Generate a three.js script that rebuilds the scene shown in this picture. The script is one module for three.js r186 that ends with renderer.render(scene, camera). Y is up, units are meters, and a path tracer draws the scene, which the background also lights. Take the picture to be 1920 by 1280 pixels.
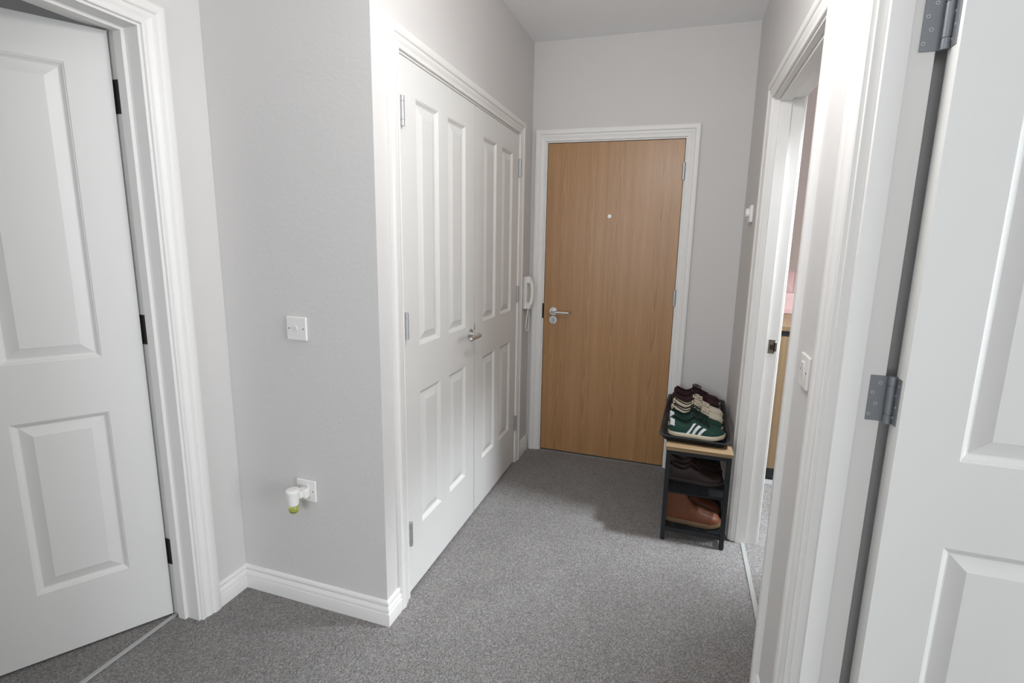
import * as THREE from 'three';
import { RoundedBoxGeometry } from 'three/addons/geometries/RoundedBoxGeometry.js';
import { mergeGeometries, toCreasedNormals } from 'three/addons/utils/BufferGeometryUtils.js';
import { RectAreaLightUniformsLib } from 'three/addons/lights/RectAreaLightUniformsLib.js';

// ------------------------------------------------------------------ camera, light, exposure
const scene = new THREE.Scene();
const FOCAL = 911.04;                                     // pixels, at 1920 x 1280
const camera = new THREE.PerspectiveCamera(2 * Math.atan(640 / FOCAL) * 180 / Math.PI, 1.5, 0.05, 60);
camera.position.set(0, 1.4258, 0);
camera.rotation.set(-0.171, 0.2923, 0.0239, 'YXZ');
camera.setViewOffset(1920, 1280, -36.4, 28, 1920, 1280);  // small lens shift
scene.add(camera);
const renderer = new THREE.WebGLRenderer({ antialias: true });
renderer.toneMapping = THREE.LinearToneMapping;
renderer.toneMappingExposure = 1.0;
renderer.shadowMap.enabled = true;
scene.background = new THREE.Color().setRGB(0.80, 0.88, 1.0);   // overcast daylight outside the windows
RectAreaLightUniformsLib.init();
function windowLight(name, w, h, pos, look, color, intensity) {
  const l = new THREE.RectAreaLight(color, intensity, w, h);
  l.name = name; l.position.set(...pos); l.lookAt(...look); scene.add(l); return l;
}
const DAY = new THREE.Color().setRGB(0.90, 0.955, 1.0);
const POWER = { kitchen: 11.5, bedroom: 8.8, living: 7.2, lamp: 1.6, down: 40, bath: 2.5 };
windowLight('kitchen_daylight', 1.25, 1.3, [4.14, 1.7, -3.07], [0, 1.7, -3.07], DAY, POWER.kitchen);
windowLight('bedroom_daylight', 1.7, 1.95, [3.64, 1.37, 0.05], [0, 1.37, 0.05], DAY, POWER.bedroom);
windowLight('living_daylight', 1.5, 1.25, [-0.65, 1.6, 3.14], [-0.65, 1.6, 0], DAY, POWER.living);
windowLight('bathroom_daylight', 0.6, 0.9, [-3.44, 1.55, -0.1], [0, 1.55, -0.1], DAY, POWER.bath);
const LAMP = [-0.16, -1.20, 2.17];                              // hall pendant lamp: x, z, height
const lampLight = new THREE.PointLight(new THREE.Color().setRGB(1.0, 0.992, 0.988), POWER.lamp, 0, 2);
lampLight.name = 'hall_lamp_light'; lampLight.position.set(LAMP[0], LAMP[2], LAMP[1]); lampLight.castShadow = true; lampLight.shadow.radius = 4; scene.add(lampLight);

const DOWN = [1.18, -2.31];                               // recessed downlight in the kitchen ceiling, x and z
const downLight = new THREE.SpotLight(new THREE.Color().setRGB(0.87, 0.935, 1.0), POWER.down, 0, 50 * Math.PI / 180, 0.2, 2);
downLight.name = 'kitchen_downlight_beam'; downLight.position.set(DOWN[0], 2.62, DOWN[1]); downLight.target.position.set(DOWN[0], 0, DOWN[1]); downLight.castShadow = true; downLight.shadow.radius = 5; scene.add(downLight, downLight.target);

// ------------------------------------------------------------------ helpers
let seed = 7;
function rnd() { seed = (seed * 1664525 + 1013904223) >>> 0; return seed / 4294967296; }
function hash2(i, j, k = 0) { let h = (i * 374761393 + j * 668265263 + k * 2147483647) | 0; h = Math.imul(h ^ (h >>> 13), 1274126177); h ^= h >>> 16; return (h >>> 0) / 4294967296; }
const sm = (a, b, x) => { const t = Math.min(1, Math.max(0, (x - a) / (b - a))); return t * t * (3 - 2 * t); };
const mix = (a, b, t) => a + (b - a) * t;
function vnoise(x, y, per, k = 0) {                      // periodic value noise
  const i = Math.floor(x), j = Math.floor(y), fx = x - i, fy = y - j, m = n => ((n % per) + per) % per;
  const u = fx * fx * (3 - 2 * fx), v = fy * fy * (3 - 2 * fy);
  return mix(mix(hash2(m(i), m(j), k), hash2(m(i + 1), m(j), k), u), mix(hash2(m(i), m(j + 1), k), hash2(m(i + 1), m(j + 1), k), u), v);
}
function tex(w, h, fn, srgb = true) {
  const d = new Uint8Array(w * h * 4);
  for (let y = 0; y < h; y++) for (let x = 0; x < w; x++) {
    const c = fn(x / w, y / h), o = (y * w + x) * 4;
    d[o] = Math.max(0, Math.min(255, c[0])); d[o + 1] = Math.max(0, Math.min(255, c[1])); d[o + 2] = Math.max(0, Math.min(255, c[2])); d[o + 3] = 255;
  }
  const t = new THREE.DataTexture(d, w, h, THREE.RGBAFormat);
  t.wrapS = t.wrapT = THREE.RepeatWrapping; t.magFilter = THREE.LinearFilter; t.minFilter = THREE.LinearMipmapLinearFilter; t.generateMipmaps = true;
  if (srgb) t.colorSpace = THREE.SRGBColorSpace;
  t.needsUpdate = true; return t;
}
const taken = new Map();
function numbered(n) { const k = taken.get(n) || 0; taken.set(n, k + 1); return k ? `${n}_${String(k).padStart(3, '0')}` : n; }
function shadow(o) { o.castShadow = true; o.receiveShadow = true; return o; }
function uvMetres(g) {                                   // planar uv in metres, by the way each face points
  if (g.index) g = g.toNonIndexed();
  const p = g.attributes.position, uv = new Float32Array(p.count * 2), a = new THREE.Vector3(), b = new THREE.Vector3(), c = new THREE.Vector3();
  for (let i = 0; i < p.count; i += 3) {
    a.fromBufferAttribute(p, i); b.fromBufferAttribute(p, i + 1); c.fromBufferAttribute(p, i + 2);
    const n = b.clone().sub(a).cross(c.clone().sub(a)), ax = Math.abs(n.x), ay = Math.abs(n.y), az = Math.abs(n.z);
    [a, b, c].forEach((q, k) => { const o = (i + k) * 2;
      if (ay >= ax && ay >= az) { uv[o] = q.x; uv[o + 1] = q.z; } else if (ax >= az) { uv[o] = q.z; uv[o + 1] = q.y; } else { uv[o] = q.x; uv[o + 1] = q.y; } });
  }
  g.setAttribute('uv', new THREE.BufferAttribute(uv, 2)); return g;
}
function bx(x0, x1, y0, y1, z0, z1, r = 0) {
  const w = x1 - x0, h = y1 - y0, d = z1 - z0;
  const g = r ? new RoundedBoxGeometry(w, h, d, 2, r) : new THREE.BoxGeometry(w, h, d);
  g.translate((x0 + x1) / 2, (y0 + y1) / 2, (z0 + z1) / 2); return g;
}
function cyl(r0, r1, h, x, y, z, axis = 'y', seg = 24) {
  const g = new THREE.CylinderGeometry(r0, r1, h, seg);
  if (axis === 'x') g.rotateZ(-Math.PI / 2); if (axis === 'z') g.rotateX(Math.PI / 2);
  g.translate(x, y, z); return g;
}
function clean(g) { g = g.index ? g.toNonIndexed() : g; for (const k of Object.keys(g.attributes)) if (!['position', 'normal', 'uv'].includes(k)) g.deleteAttribute(k); if (!g.attributes.normal) g.computeVertexNormals(); if (!g.attributes.uv) g.setAttribute('uv', new THREE.BufferAttribute(new Float32Array(g.attributes.position.count * 2), 2)); return g; }
function merged(list) { list = (Array.isArray(list) ? list : [list]).map(clean); return list.length > 1 ? mergeGeometries(list) : list[0]; }
function obj(name, list, m, parent) {
  const o = shadow(new THREE.Mesh(uvMetres(merged(list)), m));
  if (parent && parent !== scene) { o.name = name; parent.add(o); } else { o.name = numbered(name); scene.add(o); }
  return o;
}
function tag(o, label, category, group, kind) { o.userData = { label, category }; if (group) o.userData.group = group; if (kind) o.userData.kind = kind; return o; }
function thing(name, label, category, pos = [0, 0, 0], turn = 0, group, kind) {
  const o = new THREE.Group(); o.name = numbered(name); o.position.set(...pos); o.rotation.y = turn; scene.add(o); return tag(o, label, category, group, kind);
}
class Quads {                                            // free-form faces
  constructor() { this.p = []; }
  quad(a, b, c, d) { this.p.push(...a, ...b, ...c, ...a, ...c, ...d); return this; }
  tri(a, b, c) { this.p.push(...a, ...b, ...c); return this; }
  geo(crease = 0.7) { const g = new THREE.BufferGeometry(); g.setAttribute('position', new THREE.Float32BufferAttribute(this.p, 3)); return toCreasedNormals(g, crease); }
}
const HALF = Math.PI / 2;

// ------------------------------------------------------------------ materials
const wallBump = tex(512, 512, (u, v) => { let s = 0, a = 0.5; for (const f of [32, 64, 128]) { s += a * vnoise(u * f, v * f, f, f); a *= 0.6; } const c = 255 * s; return [c, c, c]; }, false);
function paint(hex, rough, bump = 0.0004, rep = 2.5) { const t = wallBump.clone(); t.repeat.set(rep, rep); t.needsUpdate = true; return new THREE.MeshStandardMaterial({ color: hex, roughness: rough, bumpMap: t, bumpScale: bump }); }
const M = {
  wall: paint('#d4d1cf', 0.85), ceiling: paint('#f4f4f4', 0.9), pinkWall: paint('#c9b9b2', 0.85), tileBed: paint('#c5a9a6', 0.9),
  trim: new THREE.MeshStandardMaterial({ color: '#e6e4e1', roughness: 0.45 }),
  door: new THREE.MeshStandardMaterial({ color: '#e2e1de', roughness: 0.42 }),
  plastic: new THREE.MeshPhysicalMaterial({ color: '#ebe9e6', roughness: 0.28 }),
  steel: new THREE.MeshStandardMaterial({ color: '#b9bbbd', roughness: 0.45, metalness: 0.7 }),
  zinc: new THREE.MeshStandardMaterial({ color: '#8f9296', roughness: 0.5, metalness: 0.7 }),
  chrome: new THREE.MeshStandardMaterial({ color: '#cfcfce', roughness: 0.34, metalness: 0.9 }),
  screw: new THREE.MeshStandardMaterial({ color: '#6d6f70', roughness: 0.4, metalness: 1 }),
  bronze: new THREE.MeshStandardMaterial({ color: '#34302e', roughness: 0.5, metalness: 0.6 }),
  dark: new THREE.MeshStandardMaterial({ color: '#1b1a19', roughness: 0.6 }),
  brass: new THREE.MeshStandardMaterial({ color: '#8d8577', roughness: 0.4, metalness: 1 }),
  black: new THREE.MeshStandardMaterial({ color: '#1c1f22', roughness: 0.48, metalness: 0.2 }),
  tray: new THREE.MeshPhysicalMaterial({ color: '#1d2024', roughness: 0.42 }),
  alu: new THREE.MeshStandardMaterial({ color: '#b4b4b2', roughness: 0.4, metalness: 0.4 }),
  vinyl: new THREE.MeshStandardMaterial({ color: '#9b9c9b', roughness: 0.5 }),
  pinkTile: new THREE.MeshPhysicalMaterial({ color: '#d6b3b2', roughness: 0.15 }),
  pane: new THREE.MeshPhysicalMaterial({ color: '#ffffff', transmission: 1, roughness: 0, thickness: 0 }),
  oil: new THREE.MeshPhysicalMaterial({ color: '#eef0a8', transmission: 0.85, roughness: 0.08, thickness: 0.02, attenuationColor: new THREE.Color('#c9d94a'), attenuationDistance: 0.05 }),
};
// carpet: cut pile, tufts of several greys
const carpetMap = tex(1024, 1024, (u, v) => {
  const t = 0.5 * vnoise(u * 256, v * 256, 256, 1) + 0.32 * vnoise(u * 410, v * 410, 410, 2) + 0.18 * hash2(Math.floor(u * 512), Math.floor(v * 512), 3);
  const patch = vnoise(u * 6, v * 6, 6, 4) * 0.6 + vnoise(u * 17, v * 17, 17, 5) * 0.4;
  const k = 127 + (t - 0.5) * 96 + (patch - 0.5) * 12, w = (vnoise(u * 200, v * 200, 200, 9) - 0.5) * 8;
  return [k + 2 + w, k - 1, k - 3 - w];
});
carpetMap.repeat.set(1 / 0.9, 1 / 0.9);
const carpetBump = tex(1024, 1024, (u, v) => { const t = 255 * (0.6 * vnoise(u * 256, v * 256, 256, 1) + 0.4 * vnoise(u * 410, v * 410, 410, 2)); return [t, t, t]; }, false);
carpetBump.repeat.set(1 / 0.9, 1 / 0.9);
M.carpet = new THREE.MeshPhysicalMaterial({ map: carpetMap, bumpMap: carpetBump, bumpScale: 0.004, roughness: 1, sheen: 0.9, sheenRoughness: 0.5, sheenColor: new THREE.Color('#a3a1a0') });
// veneered door: slip-matched oak leaves, cathedral figure
function oakTexture(w, h, W, H, leaves, lo, hi, k0, knots = 0) {
  return tex(w, h, (u, v) => {
    const x = u * W, y = v * H; let leaf = 0; while (leaf < leaves.length - 1 && x > leaves[leaf + 1]) leaf++;
    const x0 = leaves[leaf], x1 = leaf < leaves.length - 1 ? leaves[leaf + 1] : W, cx = mix(x0, x1, 0.42 + 0.2 * hash2(leaf, 3, k0));
    const wob = (vnoise(x * 9, y * 1.3, 997, k0 + 1) - 0.5) * 0.05 + (vnoise(x * 30, y * 3, 997, k0 + 2) - 0.5) * 0.012;
    const dx = x - cx + wob; let ring = dx * dx * 260 + Math.abs(dx) * 9 + (leaf % 2 ? -1 : 1) * y * 1.15 + hash2(leaf, 7, k0) * 9;
    for (let q = 0; q < knots; q++) { const kx = hash2(q, 11, k0) * W, ky = hash2(q, 12, k0) * H, d = Math.hypot((x - kx) * 3, y - ky); ring += 1.6 * Math.exp(-d * 18); }
    const saw = ring * 3.2 - Math.floor(ring * 3.2), g = Math.pow(saw, 2.2);
    const near = Math.exp(-Math.abs(dx) * 16);
    const pores = vnoise(x * 420, y * 9, 4096, k0 + 4) * 0.6 + vnoise(x * 900, y * 22, 8192, k0 + 5) * 0.4;
    const streak = vnoise(x * 60, y * 0.7, 4096, k0 + 6);
    let t = 0.56 + (streak - 0.5) * 0.30 + (pores - 0.5) * 0.46 - g * (0.10 + 0.30 * near) + (hash2(leaf, 5, k0) - 0.5) * 0.12;
    for (let q = 0; q < knots; q++) { const kx = hash2(q, 11, k0) * W, ky = hash2(q, 12, k0) * H; t -= 0.9 * Math.exp(-Math.pow(Math.hypot((x - kx) * 1.8, y - ky) / 0.011, 2)); }
    t = Math.max(0, Math.min(1, t));
    return [mix(lo[0], hi[0], t), mix(lo[1], hi[1], t), mix(lo[2], hi[2], t)];
  });
}
const oakDoor = oakTexture(1024, 2048, 0.83, 2.04, [0, 0.19, 0.37, 0.60], [146, 105, 66], [187, 145, 99], 3);
oakDoor.repeat.set(1 / 0.83, 1 / 2.04);
M.oakDoor = new THREE.MeshPhysicalMaterial({ map: oakDoor, roughness: 0.36, clearcoat: 0.15, clearcoatRoughness: 0.35 });
const oakRack = oakTexture(512, 512, 0.7, 0.35, [0, 0.09, 0.2, 0.31, 0.45, 0.58], [108, 88, 62], [172, 145, 110], 21);
oakRack.repeat.set(1 / 0.7, 1 / 0.35); oakRack.rotation = HALF;
M.oakRack = new THREE.MeshStandardMaterial({ map: oakRack, roughness: 0.55 });
const oakUnit = oakTexture(512, 1024, 0.6, 1.0, [0, 0.13, 0.3, 0.44], [98, 79, 56], [148, 124, 94], 33, 14);
oakUnit.repeat.set(1 / 0.6, 1);
M.oakUnit = new THREE.MeshStandardMaterial({ map: oakUnit, roughness: 0.5 });

// ------------------------------------------------------------------ the shell
const H = 2.639, XL = -0.957, XLL = -1.627, XR = 0.33, ZF = -3.104, ZS = -1.3975, LD = 0.15, RD = 0.105;
function wallGeo(len, h, t, openings) {                   // local: s 0..len, n -t..0; openings [s0, s1, top, bottom]
  const out = []; let s = 0;
  for (const [a, b, top, bot = 0] of openings) {
    if (a > s) out.push(bx(s, a, 0, h, -t, 0));
    if (top < h) out.push(bx(a, b, top, h, -t, 0)); if (bot > 0) out.push(bx(a, b, 0, bot, -t, 0)); s = b;
  }
  if (s < len) out.push(bx(s, len, 0, h, -t, 0)); return out;
}
function wall(name, label, pos, turn, len, t, openings = [], m = M.wall) {
  const o = obj(name, wallGeo(len, H, t, openings), m, scene); o.position.set(...pos); o.rotation.y = turn; return tag(o, label, 'wall', null, 'structure');
}
tag(obj('floor', bx(-3.8, 4.4, -0.1, 0, -3.09, 3.4), M.carpet, scene), 'grey speckled cut pile carpet running through the hallway', 'floor', null, 'structure');
tag(obj('floor_kitchen', bx(-1.8, 4.4, -0.1, 0, -3.95, -3.09), M.vinyl, scene), 'pale grey smooth floor in front of the oak unit', 'floor', null, 'structure');
tag(obj('ceiling', bx(-3.8, 4.4, H, H + 0.1, -3.95, 3.4), M.ceiling, scene), 'plain matt off-white ceiling over the hallway', 'ceiling', null, 'structure');

const q = 0.028;                                          // lining board thickness
const D1 = { z0: -0.398, w: 0.785 }, D2 = { z0: -1.552, w: 1.286 }, D3 = { x0: -0.853, w: 0.834 }, D4 = { z0: -2.385, w: 0.819 }, D5 = { z0: -1.178, w: 0.785 };
const DH = 2.046;
wall('wall_left', 'pale grey wall holding the white door that stands ajar', [XLL, 0, 3.2], HALF, 3.2 - ZS, LD, [[3.2 - D1.z0 - q, 3.2 - D1.z0 + D1.w + q, DH + q]]);
wall('wall_recess', 'pale grey return wall with the switch and the socket', [-3.6, 0, ZS], 0, XL + 3.6, 0.1);
wall('wall_cupboard', 'pale grey wall around the white double cupboard doors', [XL, 0, ZS - 0.1], HALF, -(ZF - (ZS - 0.1)), 0.1, [[ZS - 0.1 - D2.z0 - q, ZS - 0.1 - D2.z0 + D2.w + q, DH + q]]);
wall('wall_far', 'pale grey end wall around the oak entrance door', [-1.7, 0, ZF], 0, XR + RD + 1.7, 0.1, [[D3.x0 + 1.7 - q, D3.x0 + 1.7 + D3.w + q, DH + q]]);
wall('wall_right', 'pale grey wall with the two doorways beside the shoe rack', [XR, 0, ZF], -HALF, 3.2 - ZF, RD, [[D4.z0 - ZF - q, D4.z0 - ZF + D4.w + q, DH + q], [D5.z0 - ZF - q, D5.z0 - ZF + D5.w + q, DH + q]]);
wall('wall_back', 'pale grey wall with a window behind the viewer', [XR + RD, 0, 3.2], Math.PI, 2.3, 0.1, [[0.325, 1.845, 2.235, 0.965]]);
wall('wall_cupboard_back', 'plain wall closing the back of the cupboard', [-1.6, 0, ZS - 0.1], HALF, 1.61, 0.1);
wall('wall_landing', 'plain wall of the landing behind the oak entrance door', [-1.7, 0, ZF - 0.101], 0, 2.2, 0.1);
wall('wall_kitchen_far', 'pinkish wall behind the oak unit', [XR + RD + 0.0, 0, -3.75], 0, 3.9, 0.1, [], M.pinkWall);
wall('wall_kitchen_side', 'pinkish kitchen wall with a window', [4.2, 0, -3.75], -HALF, 2.4, 0.12, [[0.05, 1.31, 2.36, 1.04]], M.pinkWall);
wall('wall_party', 'plain wall between the kitchen and the right-hand room', [XR + RD, 0, -1.25], 0, 3.9, 0.2);
wall('wall_bedroom_side', 'plain wall of the right-hand room with a window', [3.7, 0, -1.35], -HALF, 4.0, 0.12, [[0.54, 2.26, 2.37, 0.38]]);
wall('wall_bedroom_back', 'plain back wall of the right-hand room', [3.8, 0, 2.6], Math.PI, 3.4, 0.1);
wall('wall_bathroom_side', 'plain wall of the dim room behind the left door', [-3.5, 0, 1.3], HALF, 2.7, 0.1, [[1.09, 1.71, 2.01, 1.09]]);
wall('wall_bathroom_back', 'plain back wall of the dim room behind the left door', [XLL - LD, 0, 1.2], Math.PI, 1.75, 0.1);

function windowUnit(n, label, pos, turn, w, y0, y1) {     // local: s 0..w, n 0 towards the room
  const g = thing(`window_${n}`, label, 'window', pos, turn, null, 'structure');
  obj('frame', [bx(0, 0.06, y0, y1, -0.06, 0), bx(w - 0.06, w, y0, y1, -0.06, 0), bx(0.06, w - 0.06, y0, y0 + 0.06, -0.06, 0), bx(0.06, w - 0.06, y1 - 0.06, y1, -0.06, 0), bx(w / 2 - 0.035, w / 2 + 0.035, y0 + 0.06, y1 - 0.06, -0.06, 0)], M.trim, g);
  for (const [a, b] of [[0.06, w / 2 - 0.035], [w / 2 + 0.035, w - 0.06]]) obj('pane', bx(a, b, y0 + 0.06, y1 - 0.06, -0.032, -0.028), M.pane, g);
  obj('sill', bx(-0.04, w + 0.04, y0 - 0.025, y0, -0.06, 0.05, 0.006), M.trim, g);
}
windowUnit(1, 'white framed kitchen window out of the picture', [4.25, 0, -3.70], -HALF, 1.26, 1.04, 2.36);
windowUnit(2, 'white framed window of the right-hand room', [3.75, 0, -0.81], -HALF, 1.72, 0.38, 2.37);
windowUnit(3, 'white framed window in the wall behind the viewer', [XR + RD - 0.325, 0, 3.24], Math.PI, 1.52, 0.965, 2.235);

windowUnit(4, 'small white framed window of the dim room', [-3.54, 0, 0.21], HALF, 0.62, 1.09, 2.01);

// ------------------------------------------------------------------ joinery: linings, architraves, skirting
// profile points [u outwards from the opening, v proud of the wall]
const ARCH = [[0, 0], [0, 0.0075], [0.0015, 0.0095], [0.005, 0.0105], [0.0085, 0.0098], [0.0105, 0.0085], [0.013, 0.0088], [0.019, 0.0108], [0.026, 0.0142], [0.031, 0.0152], [0.0345, 0.0150], [0.036, 0.0130], [0.0385, 0.0130], [0.040, 0.0165], [0.043, 0.0188], [0.050, 0.0196], [0.060, 0.0198], [0.0665, 0.0192], [0.0695, 0.0172], [0.0705, 0.0140], [0.0705, 0]];
function archGeo(which, w, h, gap) {
  const Q = new Quads(), P = ARCH.map(([u, v]) => [u + gap, v]);
  for (let i = 0; i < P.length - 1; i++) {
    const [u0, v0] = P[i], [u1, v1] = P[i + 1];
    if (which === 0) Q.quad([-u1, 0, v1], [-u0, 0, v0], [-u0, h + u0, v0], [-u1, h + u1, v1]);
    if (which === 1) Q.quad([-u0, h + u0, v0], [w + u0, h + u0, v0], [w + u1, h + u1, v1], [-u1, h + u1, v1]);
    if (which === 2) Q.quad([w + u0, 0, v0], [w + u1, 0, v1], [w + u1, h + u1, v1], [w + u0, h + u0, v0]);
  }
  return Q.geo(0.55);
}
function doorway(n, label, pos, turn, w, depth, stop, mid = true) {
  const g = thing(`trim_${n}`, label, 'door frame', pos, turn, null, 'structure');
  for (let k = 0; k < 3; k++) obj('architrave', archGeo(k, w, DH, 0.008), M.trim, g);
  obj('lining', bx(-q, 0, 0, DH + q, -depth, 0, 0.0012), M.trim, g); obj('lining', bx(w, w + q, 0, DH + q, -depth, 0, 0.0012), M.trim, g); obj('lining', bx(0, w, DH, DH + q, -depth, 0, 0.0012), M.trim, g);
  const [a, b] = stop, t = 0.012;
  obj('door_stop', bx(0, t, 0, DH - t, -b, -a, 0.001), M.trim, g); obj('door_stop', bx(w - t, w, 0, DH - t, -b, -a, 0.001), M.trim, g); obj('door_stop', bx(0, w, DH - t, DH, -b, -a, 0.001), M.trim, g);
  return g;
}
const T1 = doorway(1, 'white moulded frame around the door that stands ajar', [XLL, 0, D1.z0], HALF, D1.w, LD, [0.055, 0.089]);
const T2 = doorway(2, 'white moulded frame around the double cupboard doors', [XL, 0, D2.z0], HALF, D2.w, 0.1, [0.046, 0.07]);
const T3 = doorway(3, 'white moulded frame around the oak entrance door', [D3.x0, 0, ZF], 0, D3.w, 0.1, [0.056, 0.08]);
const T4 = doorway(4, 'white moulded frame of the open kitchen doorway', [XR, 0, D4.z0], -HALF, D4.w, 0.117, [0.022, 0.068]);
const T5 = doorway(5, 'white moulded frame with steel hinges beside the wide open door', [XR, 0, D5.z0], -HALF, D5.w, RD, [0.018, 0.058]);
for (let k = 0; k < 3; k++) { const a = obj('architrave', archGeo(k, D4.w, DH, 0.008), M.trim, T4); a.rotation.y = Math.PI; a.position.set(D4.w, 0, -0.117); }   // kitchen side
obj('strike_plate', [bx(0.0, 0.0015, 0.955, 1.018, -0.105, -0.078), bx(0, 0.0015, 0.965, 1.005, -0.113, -0.1)], M.brass, T4);
obj('strike_hole', bx(0.0005, 0.0022, 0.972, 0.996, -0.098, -0.085), M.dark, T4);
obj('strike_plate', bx(-0.008, 0.0012, 0.93, 1.03, -0.02, 0.001), M.dark, T3);

const SKIRT = [[0.0, 0.0165], [0.046, 0.0165], [0.049, 0.0158], [0.051, 0.0125], [0.052, 0.0108], [0.0545, 0.0104], [0.056, 0.0118], [0.0585, 0.0146], [0.063, 0.0142], [0.069, 0.0118], [0.0725, 0.0082], [0.074, 0.0066], [0.0765, 0.0062], [0.0785, 0.0078], [0.083, 0.0098], [0.088, 0.0092], [0.093, 0.0066], [0.0955, 0.0035], [0.096, 0]];
function skirting(name, label, pos, turn, len, m0, m1) {   // m0 / m1: +1 outer mitre, -1 inner mitre, 0 square end
  const Q = new Quads();
  for (let i = 0; i < SKIRT.length - 1; i++) { const [y0, v0] = SKIRT[i], [y1, v1] = SKIRT[i + 1];
    Q.quad([-m0 * v0, y0, v0], [len + m1 * v0, y0, v0], [len + m1 * v1, y1, v1], [-m0 * v1, y1, v1]);
    if (!m0) Q.quad([0, y0, 0], [0, y0, v0], [0, y1, v1], [0, y1, 0]); if (!m1) Q.quad([len, y0, v0], [len, y0, 0], [len, y1, 0], [len, y1, v1]); }
  const o = obj(name, Q.geo(0.5), M.trim, scene); o.position.set(...pos); o.rotation.y = turn; return tag(o, label, 'skirting board', null, 'structure');
}
const AO = 0.0785;
skirting('baseboard_recess', 'white grooved skirting below the socket on the return wall', [XLL, 0, ZS], 0, XL - XLL, -1, 1);
skirting('baseboard_left', 'short white skirting between the ajar door and the corner', [XLL, 0, D1.z0 - D1.w - AO], HALF, -(ZS - (D1.z0 - D1.w - AO)), 0, -1);
skirting('baseboard_cupboard', 'short white skirting on the outer corner beside the cupboard', [XL, 0, ZS], HALF, ZS - (D2.z0 + AO), 1, 0);
skirting('baseboard_intercom', 'short white skirting below the intercom handset', [XL, 0, D2.z0 - D2.w - AO], HALF, (D2.z0 - D2.w - AO) - ZF, 0, -1);
skirting('baseboard_far', 'white skirting behind the shoe rack on the end wall', [D3.x0 + D3.w + AO, 0, ZF], 0, XR - (D3.x0 + D3.w + AO), 0, -1);
skirting('baseboard_right', 'white skirting behind the shoe rack beside the kitchen doorway', [XR, 0, ZF], -HALF, D4.z0 - AO - ZF, -1, 0);
skirting('baseboard_switch', 'short white skirting below the rocker switch between two doorways', [XR, 0, D4.z0 + D4.w + AO], -HALF, D5.z0 - AO - (D4.z0 + D4.w + AO), 0, 0);

// ------------------------------------------------------------------ panelled doors
const PROF = [[0, 0], [0.0018, -0.0018], [0.005, -0.0030], [0.0065, -0.0055], [0.0135, -0.0112], [0.0165, -0.0118], [0.046, -0.0036], [0.048, -0.0028]];
function panelGeo([x0, x1, y0, y1]) {
  const Q = new Quads(), R = PROF.map(([d, z]) => [[x0 + d, y0 + d, z], [x1 - d, y0 + d, z], [x1 - d, y1 - d, z], [x0 + d, y1 - d, z]]);
  for (let i = 0; i < R.length - 1; i++) for (let k = 0; k < 4; k++) { const n = (k + 1) % 4; Q.quad(R[i][k], R[i][n], R[i + 1][n], R[i + 1][k]); }
  const L = R[R.length - 1]; Q.quad(L[0], L[1], L[2], L[3]); return Q.geo(0.25);
}
function leafGeo(w, h, t, rects, both) {
  const xs = [...new Set([0, w, ...rects.flatMap(r => [r[0], r[1]])])].sort((a, b) => a - b), ys = [...new Set([0, h, ...rects.flatMap(r => [r[2], r[3]])])].sort((a, b) => a - b);
  const Q = new Quads(), hole = (x, y) => rects.some(r => x > r[0] && x < r[1] && y > r[2] && y < r[3]);
  for (let i = 0; i < xs.length - 1; i++) for (let j = 0; j < ys.length - 1; j++) {
    const [a, b, c, d] = [xs[i], xs[i + 1], ys[j], ys[j + 1]], cut = hole((a + b) / 2, (c + d) / 2);
    if (!cut) Q.quad([a, c, 0], [b, c, 0], [b, d, 0], [a, d, 0]);
    if (!cut || !both) Q.quad([b, c, -t], [a, c, -t], [a, d, -t], [b, d, -t]);
  }
  Q.quad([0, 0, -t], [0, 0, 0], [0, h, 0], [0, h, -t]).quad([w, 0, 0], [w, 0, -t], [w, h, -t], [w, h, 0]).quad([0, h, 0], [w, h, 0], [w, h, -t], [0, h, -t]).quad([0, 0, -t], [w, 0, -t], [w, 0, 0], [0, 0, 0]);
  return Q.geo(0.2);
}
function fourPanels(w, stile, mid, y) { const p = (w - 2 * stile - mid) / 2; return [[stile, stile + p, y[2], y[3]], [stile + p + mid, w - stile, y[2], y[3]], [stile, stile + p, y[0], y[1]], [stile + p + mid, w - stile, y[0], y[1]]]; }
const YP = [0.245, 0.832, 1.020, 1.926];
function panelDoor(g, w, h, t, rects, both) {
  obj('leaf', leafGeo(w, h, t, rects, both), M.door, g);
  for (const r of rects) {
    obj('panel', panelGeo(r), M.door, g);
    if (both) { const b = obj('panel', panelGeo([w - r[1], w - r[0], r[2], r[3]]), M.door, g); b.rotation.y = Math.PI; b.position.set(w, 0, -t); }
  }
  return g;
}
function barrel(x, y, z, r = 0.0072, h = 0.1) {            // knuckles of a butt hinge
  const out = [], n = [0.2, 0.6, 0.2]; let a = 0;
  for (const f of n) { const L = h * f; out.push(cyl(r, r, L - 0.0015, x, y + a + L / 2, z, 'y', 20)); a += L; }
  out.push(cyl(r * 0.8, r * 0.8, h - 0.001, x, y + h / 2, z, 'y', 14)); return out;
}
const HY = [0.212, 1.05, 1.798];
// ajar door on the left
{
  const w = 0.772, th = Math.atan2(0.825, 0.566), g = thing('door_1', 'white four-panel door standing ajar into the dim room', 'door', [-1.747 - 0.566 * w, 0.008, -1.176 + 0.825 * w], th, null, 'structure');
  panelDoor(g, w, 2.032, 0.044, fourPanels(w, 0.108, 0.088, YP.map(v => v - 0.008)), true);
}
for (const y of HY) {                                      // its hinges, on the far lining
  const h = obj('hinge', [bx(D1.w - 0.0022, D1.w - 0.0004, y, y + 0.102, -LD + 0.001, -LD + 0.054), ...barrel(D1.w - 0.005, y, -LD - 0.006)], M.bronze, T1);
  h.userData.label = 'dark steel hinge in the gap of the door';
}
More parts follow.
